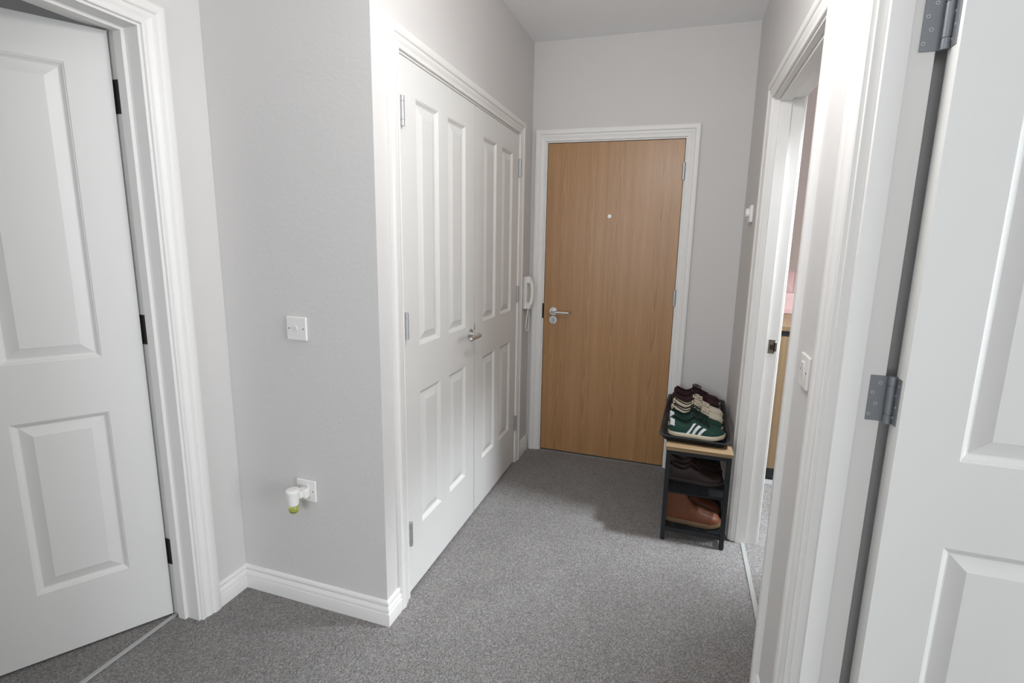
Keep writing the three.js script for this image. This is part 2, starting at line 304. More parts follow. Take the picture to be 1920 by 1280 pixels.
// cupboard doors
for (const k of [0, 1]) {
  const w = D2.w / 2 - 0.0045, g = thing(`door_${2 + k}`, k ? 'white four-panel cupboard leaf nearer the entrance door' : 'white four-panel cupboard leaf with the lever handle', 'cupboard door', [XL + 0.001, 0.012, D2.z0 - (k ? D2.w / 2 + 0.002 : 0.0025)], HALF, null, 'structure');
  panelDoor(g, w, 2.03, 0.04, fourPanels(w, 0.105, 0.082, YP.map((v, i) => v - 0.012 + (i === 0 ? 0.02 : 0))), false);
  for (const y of HY) obj('hinge', [...barrel(k ? w + 0.001 : -0.001, y, 0.0085, 0.0088), bx(k ? w - 0.006 : -0.004, k ? w + 0.004 : 0.006, y, y + 0.1, 0, 0.0015)], M.steel, g);
  if (!k) {
    const x = w - 0.055, y = 0.968;
    obj('handle_rose', [cyl(0.0255, 0.0255, 0.008, x, y, 0.004, 'z', 36), cyl(0.012, 0.012, 0.02, x, y, 0.018, 'z', 24)], M.chrome, g);
    const c = new THREE.CatmullRomCurve3([new THREE.Vector3(x, y, 0.02), new THREE.Vector3(x, y, 0.046), new THREE.Vector3(x - 0.006, y, 0.055), new THREE.Vector3(x - 0.02, y, 0.058), new THREE.Vector3(x - 0.115, y, 0.058)], false, 'catmullrom', 0.2);
    obj('lever', [new THREE.TubeGeometry(c, 40, 0.0098, 16, false), new THREE.SphereGeometry(0.0098, 16, 10).translate(x - 0.115, y, 0.058)], M.chrome, g);
    obj('catch_pin', cyl(0.003, 0.003, 0.03, w - 0.004, y + 0.03, 0.004, 'y', 12), M.steel, g);
  }
}
// entrance door
{
  const w = D3.w - 0.007, g = thing('door_4', 'oak veneered flush entrance door with spyhole and lever handle', 'door', [D3.x0 + 0.0042, 0.012, ZF + 0.001], 0, null, 'structure');
  obj('leaf', bx(0, w, 0, 2.03, -0.054, 0, 0.001), M.oakDoor, g);
  const sx = 0.406, sy = 1.586;
  obj('spyhole', [cyl(0.0115, 0.0125, 0.004, sx, sy, 0.002, 'z', 24)], M.plastic, g);
  const hx = 0.066, hy = 0.97;
  obj('handle_rose', [cyl(0.026, 0.026, 0.008, hx, hy, 0.004, 'z', 36), cyl(0.011, 0.011, 0.03, hx, hy, 0.02, 'z', 20)], M.chrome, g);
  const c = new THREE.CatmullRomCurve3([new THREE.Vector3(hx, hy, 0.02), new THREE.Vector3(hx, hy, 0.046), new THREE.Vector3(hx + 0.006, hy, 0.055), new THREE.Vector3(hx + 0.02, hy, 0.058), new THREE.Vector3(hx + 0.112, hy, 0.058)], false, 'catmullrom', 0.2);
  obj('lever', [new THREE.TubeGeometry(c, 40, 0.0085, 16, false), new THREE.SphereGeometry(0.0085, 16, 10).translate(hx + 0.112, hy, 0.058)], M.chrome, g);
  obj('escutcheon', cyl(0.026, 0.026, 0.008, hx, hy - 0.058, 0.004, 'z', 36), M.chrome, g);
  obj('thumb_turn', [cyl(0.008, 0.008, 0.02, hx, hy - 0.058, 0.014, 'z', 16), bx(hx - 0.006, hx + 0.006, hy - 0.072, hy - 0.044, 0.018, 0.03, 0.003).rotateZ(0)], M.steel, g);
  for (const y of HY) obj('hinge', [...barrel(w + 0.001, y, 0.0085, 0.0088), bx(w - 0.004, w + 0.004, y, y + 0.1, 0, 0.0015)], M.steel, g);
}
// kitchen door, folded back into the kitchen
{
  const w = 0.806, a = 40 * Math.PI / 180, dx = Math.sin(a), dz = -Math.cos(a), px = XR + 0.123, pz = D4.z0 + D4.w - 0.004;
  const g = thing('door_5', 'white four-panel kitchen door swung open into the kitchen', 'door', [px, 0.008, pz], Math.atan2(-dz, dx), null, 'structure');
  panelDoor(g, w, 2.032, 0.044, fourPanels(w, 0.108, 0.09, YP.map(v => v - 0.008)), true);
}
// wide open door on the right
{
  const w = 0.772, g = thing('door_6', 'white four-panel door standing wide open on two steel hinges', 'door', [XR + 0.123, 0.008, -1.130], 0, null, 'structure');
  panelDoor(g, w, 2.032, 0.044, fourPanels(w, 0.112, 0.088, [0.245, 0.822, 1.012, 1.926].map(v => v - 0.008)), true);
  const jx = -0.018;                                       // edge of the lining, local
  for (const y of [0.225, 1.055, 1.792]) {
    const h = obj('hinge', [...barrel(-0.0075, y, -0.040, 0.0086, 0.104), bx(-0.0018, -0.0002, y + 0.002, y + 0.102, -0.043, -0.014, 0.0004), bx(jx - 0.028, jx + 0.004, y + 0.002, y + 0.102, -0.0478, -0.0458, 0.0004)], M.zinc, g);
    h.userData.label = 'galvanised steel hinge with countersunk screws';
    [[0.086, 0.009], [0.064, 0.021], [0.040, 0.013], [0.016, 0.023]].forEach(([dy, dx]) => {
      obj('screw', [new THREE.TorusGeometry(0.0034, 0.0006, 8, 20).translate(jx - dx, y + dy, -0.0457), cyl(0.0032, 0.0030, 0.0006, jx - dx, y + dy, -0.0456, 'z', 16)], M.steel, h);
      obj('screw_slot', [bx(jx - dx - 0.0016, jx - dx + 0.0016, y + dy - 0.0004, y + dy + 0.0004, -0.0453, -0.0451), bx(jx - dx - 0.0004, jx - dx + 0.0004, y + dy - 0.0016, y + dy + 0.0016, -0.0453, -0.0451)], M.dark, h);
      obj('screw', cyl(0.0032, 0.0030, 0.0008, -0.0020, y + dy, -0.018 - dx * 0.6, 'x', 14), M.steel, h);
    });
  }
}
// threshold strips
tag(obj('threshold_strip', bx(-1.746, -1.728, 0, 0.006, D1.z0 - D1.w, D1.z0, 0.0028), M.alu, scene), 'slim metal threshold strip under the ajar door', 'threshold strip', 'carpet threshold strips');
tag(obj('threshold_strip', bx(0.377, 0.397, 0, 0.006, D4.z0, D4.z0 + D4.w, 0.0028), M.alu, scene), 'slim metal threshold strip across the kitchen doorway', 'threshold strip', 'carpet threshold strips');

// ------------------------------------------------------------------ wall fittings
function plate(g, s = 0.086, d = 0.0095) { obj('plate', bx(-s / 2, s / 2, -s / 2, s / 2, 0, d, 0.0042), M.plastic, g); for (const x of [-0.0302, 0.0302]) obj('screw', cyl(0.0026, 0.0026, 0.0012, x, 0, d, 'z', 14), M.screw, g); }
{
  const g = thing('light_switch', 'small white single light switch high on the return wall', 'switch', [-1.293, 1.104, ZS]);
  plate(g); obj('rocker', new Quads().quad([-0.009, -0.012, 0.0095], [0.005, -0.012, 0.0095], [0.005, 0.009, 0.0135], [-0.009, 0.009, 0.0135]).quad([-0.009, 0.009, 0.0135], [0.005, 0.009, 0.0135], [0.005, 0.010, 0.0095], [-0.009, 0.010, 0.0095]).quad([0.005, -0.012, 0.0095], [0.005, 0.010, 0.0095], [0.005, 0.009, 0.0135], [0.005, -0.012, 0.0095]).quad([-0.009, 0.010, 0.0095], [-0.009, -0.012, 0.0095], [-0.009, -0.012, 0.0095], [-0.009, 0.009, 0.0135]).geo(0.2), M.plastic, g);
}
{
  const g = thing('wall_socket', 'white switched wall socket low on the return wall', 'socket', [-1.2915, 0.482, ZS]);
  plate(g); obj('rocker', bx(0.006, 0.016, 0.012, 0.03, 0.008, 0.0125, 0.001), M.plastic, g);
  const f = thing('air_freshener', 'white plug-in air freshener with green oil in the socket', 'air freshener', [-1.2915, 0.482, ZS]);
  const lx = -0.012, ly = 0, lz = 0.062;
  const body = new THREE.LatheGeometry([[0, 0.030], [0.021, 0.030], [0.0235, 0.0285], [0.0243, 0.026], [0.0243, 0.017], [0.0225, 0.013], [0.0215, 0.004], [0.0195, -0.022], [0.0185, -0.030], [0.017, -0.032], [0, -0.032]].map(p => new THREE.Vector2(p[0], p[1])).reverse(), 40).translate(lx, ly, lz);
  obj('housing', body, M.plastic, f);
  obj('lid', new THREE.LatheGeometry([[0, 0.0318], [0.014, 0.0318], [0.0165, 0.0312], [0.017, 0.0298]].map(p => new THREE.Vector2(p[0], p[1])).reverse(), 36).translate(lx, ly, lz), M.plastic, f);
  obj('plug', [bx(-0.020, 0.020, -0.020, 0.017, 0.0096, 0.034, 0.006), bx(-0.018, 0.010, -0.013, 0.014, 0.03, 0.05, 0.006)], M.plastic, f);
  obj('oil_bulb', new THREE.LatheGeometry([[0.010, -0.0315], [0.0172, -0.033], [0.0178, -0.045], [0.0165, -0.055], [0.013, -0.061], [0, -0.063]].map(p => new THREE.Vector2(p[0], p[1])).reverse(), 36).translate(lx, ly, lz), M.oil, f);
}
{
  const g = thing('rocker_switch', 'white rocker light switch on the narrow wall between doorways', 'switch', [XR, 1.118, -1.362], -HALF);
  plate(g); obj('rocker', new Quads().quad([-0.0115, -0.024, 0.0096], [0.0115, -0.024, 0.0096], [0.0115, 0.024, 0.0145], [-0.0115, 0.024, 0.0145]).quad([-0.0115, 0.024, 0.0145], [0.0115, 0.024, 0.0145], [0.0115, 0.0245, 0.0095], [-0.0115, 0.0245, 0.0095]).tri([0.0115, -0.024, 0.0096], [0.0115, 0.024, 0.0095], [0.0115, 0.024, 0.0145]).tri([-0.0115, 0.024, 0.0095], [-0.0115, -0.024, 0.0096], [-0.0115, 0.024, 0.0145]).geo(0.2), M.plastic, g);
}
{
  const g = thing('thermostat', 'small white wall thermostat with round dial past the kitchen doorway', 'thermostat', [XR, 1.594, -2.735], -HALF);
  obj('base', bx(-0.04, 0.04, -0.042, 0.042, 0, 0.016, 0.005), M.plastic, g); obj('dial', [cyl(0.021, 0.023, 0.016, -0.006, 0.006, 0.024, 'z', 32)], M.plastic, g);
}
{
  const g = thing('intercom_phone', 'white door entry intercom handset with looped cord on the wall', 'intercom', [XL, 1.105, -3.012], HALF);
  obj('base', bx(-0.048, 0.048, -0.105, 0.105, 0, 0.026, 0.008), M.plastic, g);
  const c = new THREE.CatmullRomCurve3([[0, 0.098, 0.030], [0, 0.088, 0.044], [0, 0.05, 0.056], [0, 0, 0.060], [0, -0.05, 0.055], [0, -0.09, 0.042], [0, -0.1, 0.030]].map(p => new THREE.Vector3(p[0], p[1], p[2])));
  const hs = new THREE.TubeGeometry(c, 40, 0.012, 16, false); hs.translate(-0.018, 0, -0.004);
  obj('handset', [hs, bx(-0.042, 0.006, 0.062, 0.102, 0.02, 0.05, 0.008), bx(-0.042, 0.006, -0.104, -0.062, 0.02, 0.05, 0.008)], M.plastic, g);
  const pts = [[0.034, -0.10, 0.016], [0.036, -0.14, 0.018], [0.034, -0.20, 0.02], [0.018, -0.245, 0.022], [-0.008, -0.256, 0.022], [-0.03, -0.235, 0.022], [-0.036, -0.18, 0.026], [-0.026, -0.12, 0.03], [-0.02, -0.10, 0.03]].map(p => new THREE.Vector3(...p));
  obj('cord', new THREE.TubeGeometry(new THREE.CatmullRomCurve3(pts), 90, 0.0034, 8, false), M.plastic, g);
}

{
  const g = thing('pendant_lamp', 'opal glass globe pendant lamp hanging from the hallway ceiling', 'lamp', [LAMP[0], 0, LAMP[1]]);
  obj('ceiling_rose', new THREE.LatheGeometry([[0.0, H - 0.03], [0.02, H - 0.028], [0.045, H - 0.012], [0.05, H]].map(p => new THREE.Vector2(p[0], p[1])), 32), M.plastic, g);
  obj('cord', cyl(0.003, 0.003, H - 0.03 - LAMP[2] - 0.12, 0, (H - 0.03 + LAMP[2] + 0.12) / 2, 0, 'y', 10), M.plastic, g);
  obj('cap', cyl(0.022, 0.03, 0.045, 0, LAMP[2] + 0.115, 0, 'y', 24), M.chrome, g);
  const globe = obj('globe', new THREE.SphereGeometry(0.085, 40, 24).translate(0, LAMP[2], 0), new THREE.MeshStandardMaterial({ color: '#ffffff', emissive: '#fff9f2', emissiveIntensity: 2, roughness: 0.3 }), g); globe.castShadow = false;
}

{
  const g = thing('downlight', 'round recessed downlight in the kitchen ceiling', 'lamp', [DOWN[0], H, DOWN[1]]);
  obj('bezel', new THREE.LatheGeometry([[0.034, 0], [0.036, -0.004], [0.044, -0.004], [0.046, 0]].map(p => new THREE.Vector2(p[0], p[1])), 40), M.steel, g);
  obj('lens', cyl(0.035, 0.035, 0.002, 0, -0.001, 0, 'y', 32), new THREE.MeshStandardMaterial({ color: '#ffffff', emissive: '#f2f7ff', emissiveIntensity: 3 }), g);
}

// ------------------------------------------------------------------ shoe rack, tray
{
  const x0 = 0.0, x1 = 0.293, z0 = -2.285, z1 = -2.95, t = 0.021, g = thing('shoe_rack', 'narrow black metal shoe rack with an oak board top', 'shoe rack', [0, 0, 0]);
  obj('top_board', bx(x0 - 0.003, x1 + 0.004, 0.470, 0.489, z1 - 0.005, z0 + 0.008, 0.0015), M.oakRack, g);
  for (const x of [x0, x1 - t]) for (const z of [z0 - t, z1]) { const l = obj('leg', bx(x, x + t, 0.006, 0.47, z, z + t, 0.0015), M.black, g); obj('foot', cyl(0.009, 0.010, 0.007, x + t / 2, 0.0035, z + t / 2, 'y', 18), M.dark, l); }
  for (const y of [0.05, 0.449]) {
    for (const z of [z0 - t, z1]) obj('rail', bx(x0 + t, x1 - t, y, y + 0.02, z, z + t, 0.001), M.black, g);
    for (const x of [x0, x1 - t]) obj('rail', bx(x, x + t, y, y + 0.02, z1 + t, z0 - t, 0.001), M.black, g);
  }
  for (const y of [0.066, 0.252]) {
    const w = [bx(x0 + 0.002, x1 - 0.002, y - 0.002, y + 0.006, z0 - 0.012, z0 - 0.006), bx(x0 + 0.002, x1 - 0.002, y - 0.002, y + 0.006, z1 + 0.006, z1 + 0.012)];
    for (let i = 0; i < 34; i++) { const x = x0 + 0.008 + i * (x1 - x0 - 0.016) / 33; w.push(bx(x - 0.0015, x + 0.0015, y, y + 0.003, z1 + 0.006, z0 - 0.006)); }
    for (let i = 0; i < 70; i++) { const z = z1 + 0.012 + i * (z0 - z1 - 0.024) / 69; w.push(bx(x0 + 0.004, x1 - 0.004, y + 0.001, y + 0.004, z - 0.0015, z + 0.0015)); }
    obj('mesh_shelf', w, M.black, g);
  }
}
{
  const g = thing('boot_tray', 'black plastic boot tray lying on the oak board', 'tray', [0.137, 0.4895, -2.682], -0.040);
  const w = 0.164, d = 0.358, Q = new Quads();
  const rr = (hw, hd, y, r = 0.03) => { const o = []; for (const [cx, cz, a0] of [[hw - r, hd - r, 0], [-hw + r, hd - r, 1], [-hw + r, -hd + r, 2], [hw - r, -hd + r, 3]]) for (let k = 0; k <= 5; k++) { const a = (a0 + k / 5) * HALF; o.push([cx + r * Math.cos(a), y, cz + r * Math.sin(a)]); } return o; };
  const rings = [rr(w - 0.022, d - 0.022, 0), rr(w - 0.008, d - 0.008, 0.020), rr(w - 0.004, d - 0.004, 0.026), rr(w, d, 0.027), rr(w, d, 0.030), rr(w - 0.006, d - 0.006, 0.031), rr(w - 0.012, d - 0.012, 0.027), rr(w - 0.026, d - 0.026, 0.005, 0.024), rr(w - 0.032, d - 0.032, 0.0035, 0.022)];
  for (let i = 0; i < rings.length - 1; i++) for (let k = 0; k < rings[i].length; k++) { const n = (k + 1) % rings[i].length; Q.quad(rings[i][n], rings[i][k], rings[i + 1][k], rings[i + 1][n]); }
  const top = rings[rings.length - 1], bot = rings[0]; for (let k = 0; k < top.length; k++) { const n = (k + 1) % top.length; Q.tri([0, 0.0035, 0], top[n], top[k]); Q.tri([0, 0, 0], bot[k], bot[n]); }
  obj('basin', Q.geo(0.6), M.tray, g);
  const r = []; for (let i = 0; i < 9; i++) { const z = -0.26 + i * 0.065; r.push(bx(-w + 0.05, w - 0.05, 0.0035, 0.0055, z - 0.002, z + 0.002)); } obj('rib', r, M.tray, g);
}

// ------------------------------------------------------------------ shoes
function table(t) { return u => { let i = 0; while (i < t.length - 2 && u > t[i + 1][0]) i++; const [a, va] = t[i], [b, vb] = t[i + 1], k = Math.min(1, Math.max(0, (u - a) / (b - a))); const p = i ? t[i - 1][1] : va, n = i < t.length - 2 ? t[i + 2][1] : vb, m0 = (vb - p) / 2, m1 = (n - va) / 2, k2 = k * k, k3 = k2 * k; return (2 * k3 - 3 * k2 + 1) * va + (k3 - 2 * k2 + k) * m0 + (-2 * k3 + 3 * k2) * vb + (k3 - k2) * m1; }; }
function shoeShape(o) {
  const L = o.len, w = table(o.w), hc = table(o.h), wt = table(o.top), open = u => sm(0.03, 0.10, u) * (1 - sm(o.throat - 0.10, o.throat, u)), base = o.base;
  const spring = u => o.spring * Math.pow(sm(0.6, 1, u), 2);
  const bend = u => o.side * 0.003 * Math.sin(u * Math.PI * 1.1);
  const X = u => (u - 0.5) * L;
  const outer = (u, k, s, off = 0) => {                    // k 0 at the sole, 1 at the collar / ridge
    const a = k * HALF, W = Math.max(0.0005, w(u)), T = Math.min(W, wt(u)), y0 = base + spring(u), h = hc(u) + spring(u) * 0.6;
    const y = y0 + (h - y0) * Math.pow(Math.sin(a), o.pow || 0.9), z = W + (T - W) * (1 - Math.cos(a));
    return [X(u), y + off * Math.sin(a) * 0.7, bend(u) + s * (z + off * Math.cos(a))];
  };
  const inner = (u, r, s) => { const T = Math.min(Math.max(0.0005, w(u)), wt(u)), op = open(u), h = hc(u) + spring(u) * 0.6; return [X(u), h - op * (h - base - 0.012) * (1 - Math.pow(r, 5)) + (1 - op) * o.bulge * (1 - r * r), bend(u) + s * (T - op * 0.004 * (r < 1 ? 1 : 0)) * r]; };
  return { X, w, hc, outer, inner, spring, bend, open };
}
function upperGeo(S, from = 0, to = 1) {
  const Q = new Quads(), NU = 44, rows = [];
  for (let i = 0; i <= NU; i++) { const v = i / NU, u = mix(from, to, v < 0.5 ? 0.5 * Math.pow(2 * v, 1.5) : 1 - 0.5 * Math.pow(2 - 2 * v, 1.5)), r = []; for (let k = 0; k <= 9; k++) r.push(S.outer(u, k / 9, -1)); for (let k = 1; k <= 5; k++) r.push(S.inner(u, 1 - k / 5, -1)); for (let k = 1; k <= 5; k++) r.push(S.inner(u, k / 5, 1)); for (let k = 8; k >= 0; k--) r.push(S.outer(u, k / 9, 1)); rows.push(r); }
  for (let i = 0; i < NU; i++) for (let k = 0; k < rows[i].length - 1; k++) Q.quad(rows[i][k], rows[i + 1][k], rows[i + 1][k + 1], rows[i][k + 1]);
  return Q.geo(1.0);
}
function soleGeo(S, t, grow, heel = 0) {
  const Q = new Quads(), N = 36, ring = (y, k) => { const o = []; for (let i = 0; i <= N; i++) { const u = 0.5 - 0.5 * Math.cos(Math.PI * i / N); o.push([S.X(u) * (1 + 2 * (grow + k) / 0.28), y + S.spring(u) + heel * 0, S.bend(u) + (S.w(u) + (grow + k) * Math.sqrt(Math.sin(Math.PI * Math.min(0.98, Math.max(0.02, u)))))]); } for (let i = N - 1; i > 0; i--) { const u = 0.5 - 0.5 * Math.cos(Math.PI * i / N); o.push([S.X(u) * (1 + 2 * (grow + k) / 0.28), y + S.spring(u), S.bend(u) - (S.w(u) + (grow + k) * Math.sqrt(Math.sin(Math.PI * Math.min(0.98, Math.max(0.02, u)))))]); } return o; };
  const R = [ring(0, -0.004), ring(0.003, 0), ring(t - 0.003, 0.0006), ring(t, -0.0015), ring(t + 0.0005, -0.006)];
  for (let i = 0; i < R.length - 1; i++) for (let k = 0; k < R[i].length; k++) { const n = (k + 1) % R[i].length; Q.quad(R[i][k], R[i][n], R[i + 1][n], R[i + 1][k]); }
  const T = R[R.length - 1], B = R[0]; for (let k = 1; k < N; k++) { const a = T[k], b = T[k + 1 > N ? N : k + 1]; const m = 2 * N - k, n = 2 * N - k - 1; if (n >= N) { Q.quad(a, b, T[n], T[m % (2 * N)]); Q.quad(B[k + 1 > N ? N : k + 1], B[k], B[m % (2 * N)], B[n]); } }
  return Q.geo(0.7);
}
function patch(S, s, u0, k0, u1, k1, wu, off, nu = 6, nk = 8) {   // slanted band lying on the side
  const Q = new Quads(), P = (a, b) => { const k = mix(k0, k1, b); return S.outer(mix(u0, u1, b) + (a - 0.5) * wu, k, s, off); };
  for (let i = 0; i < nu; i++) for (let j = 0; j < nk; j++) { const a = i / nu, b = j / nk, A = (i + 1) / nu, B = (j + 1) / nk; s > 0 ? Q.quad(P(a, b), P(A, b), P(A, B), P(a, B)) : Q.quad(P(A, b), P(a, b), P(a, B), P(A, B)); }
  return Q.geo(1.0);
}
function laceRow(S, u, du, lift, r) {
  const pts = []; for (let i = 0; i <= 12; i++) { const t = i / 6 - 1, s = Math.sign(t) || 1, k = Math.abs(t); let p; if (k > 0.55) p = S.outer(u + du * t, 1 - (k - 0.55) * 0.6, s, lift); else { p = S.inner(u + du * t, k / 0.55, s); p[1] += lift; } pts.push(new THREE.Vector3(...p)); }
  return new THREE.TubeGeometry(new THREE.CatmullRomCurve3(pts), 24, r, 7, false).scale(1, 1, 1);
}
const SNEAKER = { len: 0.264, base: 0.019, throat: 0.47, bulge: 0.006, spring: 0.010, side: 1, pow: 0.85,
  w: [[0, 0.001], [0.015, 0.016], [0.05, 0.026], [0.12, 0.0325], [0.28, 0.034], [0.45, 0.036], [0.62, 0.043], [0.77, 0.0465], [0.88, 0.042], [0.95, 0.031], [0.985, 0.018], [1, 0.001]],
  h: [[0, 0.078], [0.05, 0.090], [0.14, 0.078], [0.27, 0.066], [0.37, 0.076], [0.44, 0.096], [0.49, 0.093], [0.58, 0.080], [0.70, 0.066], [0.82, 0.054], [0.92, 0.045], [0.98, 0.034], [1, 0.022]],
  top: [[0, 0.001], [0.02, 0.010], [0.08, 0.022], [0.2, 0.025], [0.36, 0.025], [0.47, 0.020], [0.6, 0.018], [0.75, 0.016], [0.9, 0.012], [1, 0.001]] };
const suede = (c, r = 0.85) => new THREE.MeshPhysicalMaterial({ color: c, roughness: r, sheen: 0.3, sheenRoughness: 0.6, sheenColor: new THREE.Color(c), bumpMap: wallBump, bumpScale: 0.0006 });
const leather = (c, r = 0.5) => new THREE.MeshPhysicalMaterial({ color: c, roughness: r, clearcoat: 0.08, clearcoatRoughness: 0.5 });
const C = { green: suede('#1b4035'), greenDark: suede('#0f2722'), cream: leather('#d8cdb6', 0.6), gum: leather('#cbbfa6', 0.6), white: leather('#e8e8ea', 0.5), ivory: suede('#d9d2bd'), cream2: leather('#dcd0bd', 0.55), lining: suede('#2b2823'), maroon: suede('#3a1620'), maroonDark: suede('#260f16'), blush: leather('#b39a93', 0.6), brown: leather('#260f0b', 0.6), brownSole: leather('#1c110d', 0.65), tan: leather('#5f3013', 0.55), tanSole: leather('#60482f', 0.65), elastic: suede('#2a1c14') };
// spotted collar fabric
const spots = tex(128, 128, (u, v) => { const n = vnoise(u * 16, v * 16, 16, 40); const k = n > 0.62 ? 0 : 1; return k ? [214, 205, 180] : [60, 50, 40]; }); spots.repeat.set(9, 9);
C.spotted = new THREE.MeshStandardMaterial({ map: spots, roughness: 0.85 });
function sneaker(label, group, pos, turn, side, c) {
  const g = thing('sneaker', label, 'shoe', pos, turn, group), S = shoeShape({ ...SNEAKER, side, ...(c.shape || {}) });
  obj('sole', soleGeo(S, 0.022, 0.0035), c.sole, g);
  const up = obj('upper', upperGeo(S), c.upper, g); up.userData.label = c.upperLabel || 'padded upper';
  obj('collar', [patch(S, 1, 0.11, 0.72, 0.30, 0.72, 0.02, 0, 1, 1)].length ? [collarGeo(S)] : [], c.collar, g);
  obj('tongue', tongueGeo(S), c.tongue, g);
  if (c.stripe) for (const s of [1, -1]) for (let k = 0; k < 3; k++) obj('stripe', patch(S, s, 0.335 + 0.100 * k, 0.02, 0.450 + 0.095 * k, 0.50 - 0.02 * k, 0.054, 0.0012), c.stripe, g);
  for (const s of [1, -1]) obj('heel_tab', patch(S, s, 0.055, 0.28, 0.045, 0.97, 0.085, 0.0012), c.heel, g);
  if (c.toe) for (const s of [1, -1]) obj('toe_cap', patch(S, s, 0.905, 0.0, 0.905, 1.0, 0.17, 0.0010, 10, 8), c.toe, g);
  const l = []; for (let k = 0; k < 6; k++) { const u = 0.485 + 0.042 * k; l.push(laceRow(S, u, 0.016 * (k % 2 ? 1 : -1), 0.0032, c.laceR || 0.0024)); l.push(laceRow(S, u + 0.02, 0.016 * (k % 2 ? -1 : 1), 0.0045, c.laceR || 0.0024)); }
  const p0 = S.inner(0.475, 0, 1);
  for (const s of [1, -1]) { const pts = [[0, 0.004, 0], [-0.012, 0.016, 0.014 * s], [-0.03, 0.016, 0.026 * s], [-0.02, 0.006, 0.032 * s], [0.006, 0.004, 0.018 * s], [0, 0.004, 0]].map(p => new THREE.Vector3(p0[0] + p[0] + 0.02, p0[1] + p[1] * 0.8, p0[2] + p[2])); l.push(new THREE.TubeGeometry(new THREE.CatmullRomCurve3(pts), 30, c.laceR || 0.0022, 7, false)); }
  obj('laces', l, c.lace, g); return g;
}
function collarGeo(S) {                                    // padded rim round the opening
  const pts = []; for (let i = 0; i <= 20; i++) { const u = mix(0.44, 0.055, i / 20); const p = S.outer(u, 1, 1); pts.push(new THREE.Vector3(p[0], p[1] - 0.001, p[2] - 0.001)); } for (let i = 1; i <= 20; i++) { const u = mix(0.055, 0.44, i / 20); const p = S.outer(u, 1, -1); pts.push(new THREE.Vector3(p[0], p[1] - 0.001, p[2] + 0.001)); }
  return new THREE.TubeGeometry(new THREE.CatmullRomCurve3(pts), 80, 0.0042, 8, false);
}
function tongueGeo(S) { const p = S.inner(0.45, 0, 1), g = new RoundedBoxGeometry(0.062, 0.008, 0.040, 3, 0.0038); g.rotateZ(-0.62); g.translate(p[0] + 0.010, p[1] + 0.000, p[2]); return g; }
function runnerShape() { return { h: [[0, 0.082], [0.05, 0.096], [0.14, 0.086], [0.26, 0.076], [0.36, 0.084], [0.43, 0.100], [0.49, 0.096], [0.58, 0.084], [0.70, 0.071], [0.82, 0.060], [0.92, 0.050], [0.98, 0.036], [1, 0.022]] }; }
const GREEN = { upper: C.green, sole: C.gum, collar: C.greenDark, tongue: C.greenDark, stripe: C.white, heel: C.white, lace: C.greenDark };
const CREAM = { upper: C.ivory, sole: C.cream, collar: C.lining, tongue: C.spotted, heel: C.spotted, toe: C.cream2, lace: C.cream2, laceR: 0.0034, stripe: C.spotted };
const MAROON = { upper: C.maroon, sole: C.blush, collar: C.maroonDark, tongue: C.maroonDark, heel: C.maroonDark, lace: C.maroonDark, toe: C.maroonDark, shape: runnerShape() };
const TY = 0.4895 + 0.0036;
sneaker('dark green suede sneaker with three white side stripes, at the tray front', 'green striped sneakers', [0.136, TY + 0.002, -2.44], 0.02, 1, GREEN);
sneaker('dark green suede sneaker half hidden behind its striped partner', 'green striped sneakers', [0.133, TY + 0.002, -2.5435], -0.02, -1, GREEN);
sneaker('cream sneaker with thick cream laces next to the green pair', 'cream laced sneakers', [0.141, TY + 0.002, -2.647], 0.03, 1, CREAM);
sneaker('cream sneaker with thick cream laces next to the maroon pair', 'cream laced sneakers', [0.148, TY + 0.002, -2.7505], -0.03, -1, CREAM);
sneaker('dark maroon sneaker next to the cream pair on the tray', 'maroon sneakers', [0.142, TY + 0.002, -2.854], 0.02, 1, MAROON);
sneaker('dark maroon sneaker at the wall end of the tray', 'maroon sneakers', [0.150, TY + 0.002, -2.9575], 0.0, -1, MAROON);

const DERBY = { ...SNEAKER, len: 0.27, throat: 0.42, h: [[0, 0.07], [0.05, 0.082], [0.15, 0.074], [0.28, 0.066], [0.37, 0.078], [0.42, 0.086], [0.5, 0.078], [0.6, 0.066], [0.72, 0.055], [0.85, 0.047], [0.94, 0.040], [1, 0.024]] };
const BOOT = { ...SNEAKER, len: 0.268, base: 0.022, throat: 0.45, pow: 0.7, h: [[0, 0.158], [0.05, 0.160], [0.2, 0.156], [0.34, 0.158], [0.40, 0.140], [0.46, 0.108], [0.54, 0.090], [0.64, 0.078], [0.76, 0.067], [0.88, 0.056], [0.95, 0.046], [1, 0.026]],
  top: [[0, 0.001], [0.02, 0.014], [0.08, 0.028], [0.2, 0.032], [0.34, 0.030], [0.44, 0.022], [0.55, 0.019], [0.75, 0.017], [0.9, 0.012], [1, 0.001]] };
function derby(label, z, side) {
  const g = thing('leather_shoe', label, 'shoe', [0.146, 0.2565, z], 0, 'brown leather shoes'), S = shoeShape({ ...DERBY, side });
  obj('sole', soleGeo(S, 0.021, 0.004), C.brownSole, g); obj('upper', upperGeo(S), C.brown, g); obj('tongue', tongueGeo(S), C.brown, g);
  obj('laces', [0, 1, 2].map(k => laceRow(S, 0.44 + 0.04 * k, 0.008, 0.003, 0.0018)), C.elastic, g); for (const s of [1, -1]) obj('heel_tab', patch(S, s, 0.05, 0.1, 0.045, 0.95, 0.09, 0.001), C.brownSole, g);
}
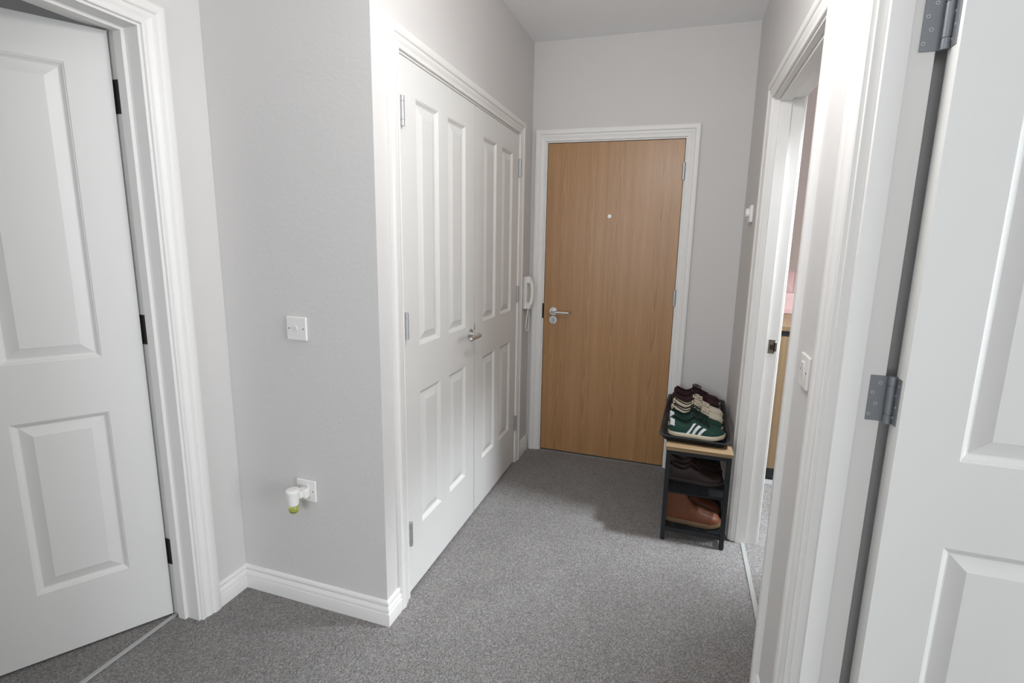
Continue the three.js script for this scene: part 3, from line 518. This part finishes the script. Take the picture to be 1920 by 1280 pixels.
function boot(label, z, side) {
  const g = thing('ankle_boot', label, 'boot', [0.146, 0.0705, z], 0, 'tan ankle boots'), S = shoeShape({ ...BOOT, side });
  obj('sole', soleGeo(S, 0.024, 0.004), C.tanSole, g); obj('upper', upperGeo(S), C.tan, g);
  for (const s of [1, -1]) obj('elastic_gusset', patch(S, s, 0.27, 0.36, 0.255, 0.98, 0.10, 0.0010), C.tan, g);
  for (const s of [1, -1]) obj('toe_cap', patch(S, s, 0.885, 0.0, 0.885, 1.0, 0.20, 0.0030, 10, 8), C.tan, g);
  obj('pull_tab', bx(S.X(0.004) - 0.003, S.X(0.004) + 0.002, 0.095, 0.118, -0.004, 0.004, 0.001), C.cream, g);
  for (const s of [1, -1]) obj('heel_seam', patch(S, s, 0.355, 0.02, 0.345, 0.78, 0.010, 0.0016), C.tanSole, g);
}
derby('dark brown leather shoe at the front of the upper mesh shelf', -2.440, 1); derby('dark brown leather shoe behind its partner on the upper mesh shelf', -2.552, -1);
boot('tan leather ankle boot at the front of the bottom mesh shelf', -2.375, 1); boot('tan leather ankle boot behind its partner on the bottom mesh shelf', -2.485, -1);

// ------------------------------------------------------------------ what shows of the kitchen
{
  const g = thing('kitchen_unit', 'oak panelled kitchen unit with black rails beyond the doorway', 'cabinet', [0.46, 0, -3.155]);
  obj('panel', bx(0, 1.1, 0.075, 0.915, -0.5, 0, 0.001), M.oakUnit, g);
  obj('plinth', bx(0, 1.1, 0.012, 0.072, -0.5, 0.002, 0.001), M.black, g); obj('rail', bx(0, 1.1, 0.916, 0.945, -0.5, 0.003, 0.001), M.black, g);
  for (const x of [0.03, 0.55, 1.07]) obj('foot', cyl(0.015, 0.015, 0.012, x, 0.006, -0.04, 'y', 16), M.dark, g);
  tag(obj('worktop', bx(0.46, 1.58, 0.9452, 0.978, -3.74, -3.14, 0.003), M.oakUnit, scene), 'oak worktop lying on the kitchen unit', 'worktop');
}
{
  const g = thing('larder_cupboard', 'tall white larder cupboard standing past the end of the worktop', 'cabinet', [1.585, 0, -3.14]);
  obj('carcass', bx(0, 0.6, 0.1, 2.25, -0.6, -0.022, 0.001), M.door, g); obj('plinth', bx(0.005, 0.595, 0, 0.1, -0.6, -0.06), M.black, g);
  for (const [a, b] of [[0.103, 1.0], [1.004, 2.247]]) { const d = obj('door', bx(0.002, 0.598, a, b, -0.0215, -0.002, 0.0015), M.door, g); obj('handle', bx(0.04, 0.052, (a + b) / 2 - 0.08, (a + b) / 2 + 0.08, -0.002, 0.024, 0.003), M.steel, d); }
}
{
  const g = thing('tile_splashback', 'row of shiny pink tiles on the wall above the oak worktop', 'tiles', [0.46, 0.979, -3.749]);
  obj('tile_bed', bx(0, 1.1, 0, 0.296, 0, 0.004), M.tileBed, g);
  for (let r = 0; r < 2; r++) for (let c = 0; c < 5; c++) {
    const off = r % 2 ? 0 : -0.15, x0 = Math.max(0.001, c * 0.3 + off), x1 = Math.min(1.099, c * 0.3 + off + 0.297), y0 = r * 0.148 + 0.001, y1 = y0 + 0.145; if (x1 - x0 < 0.02) continue;
    const Q = new Quads(), ring = (d, z) => [[x0 + d, y0 + d, z], [x1 - d, y0 + d, z], [x1 - d, y1 - d, z], [x0 + d, y1 - d, z]], R = [ring(0, 0.004), ring(0.0005, 0.008), ring(0.03, 0.013)];
    for (let i = 0; i < 2; i++) for (let k = 0; k < 4; k++) { const n = (k + 1) % 4; Q.quad(R[i][k], R[i][n], R[i + 1][n], R[i + 1][k]); } Q.quad(...R[2]);
    obj('tile', Q.geo(0.1), M.pinkTile, g);
  }
}
renderer.render(scene, camera);
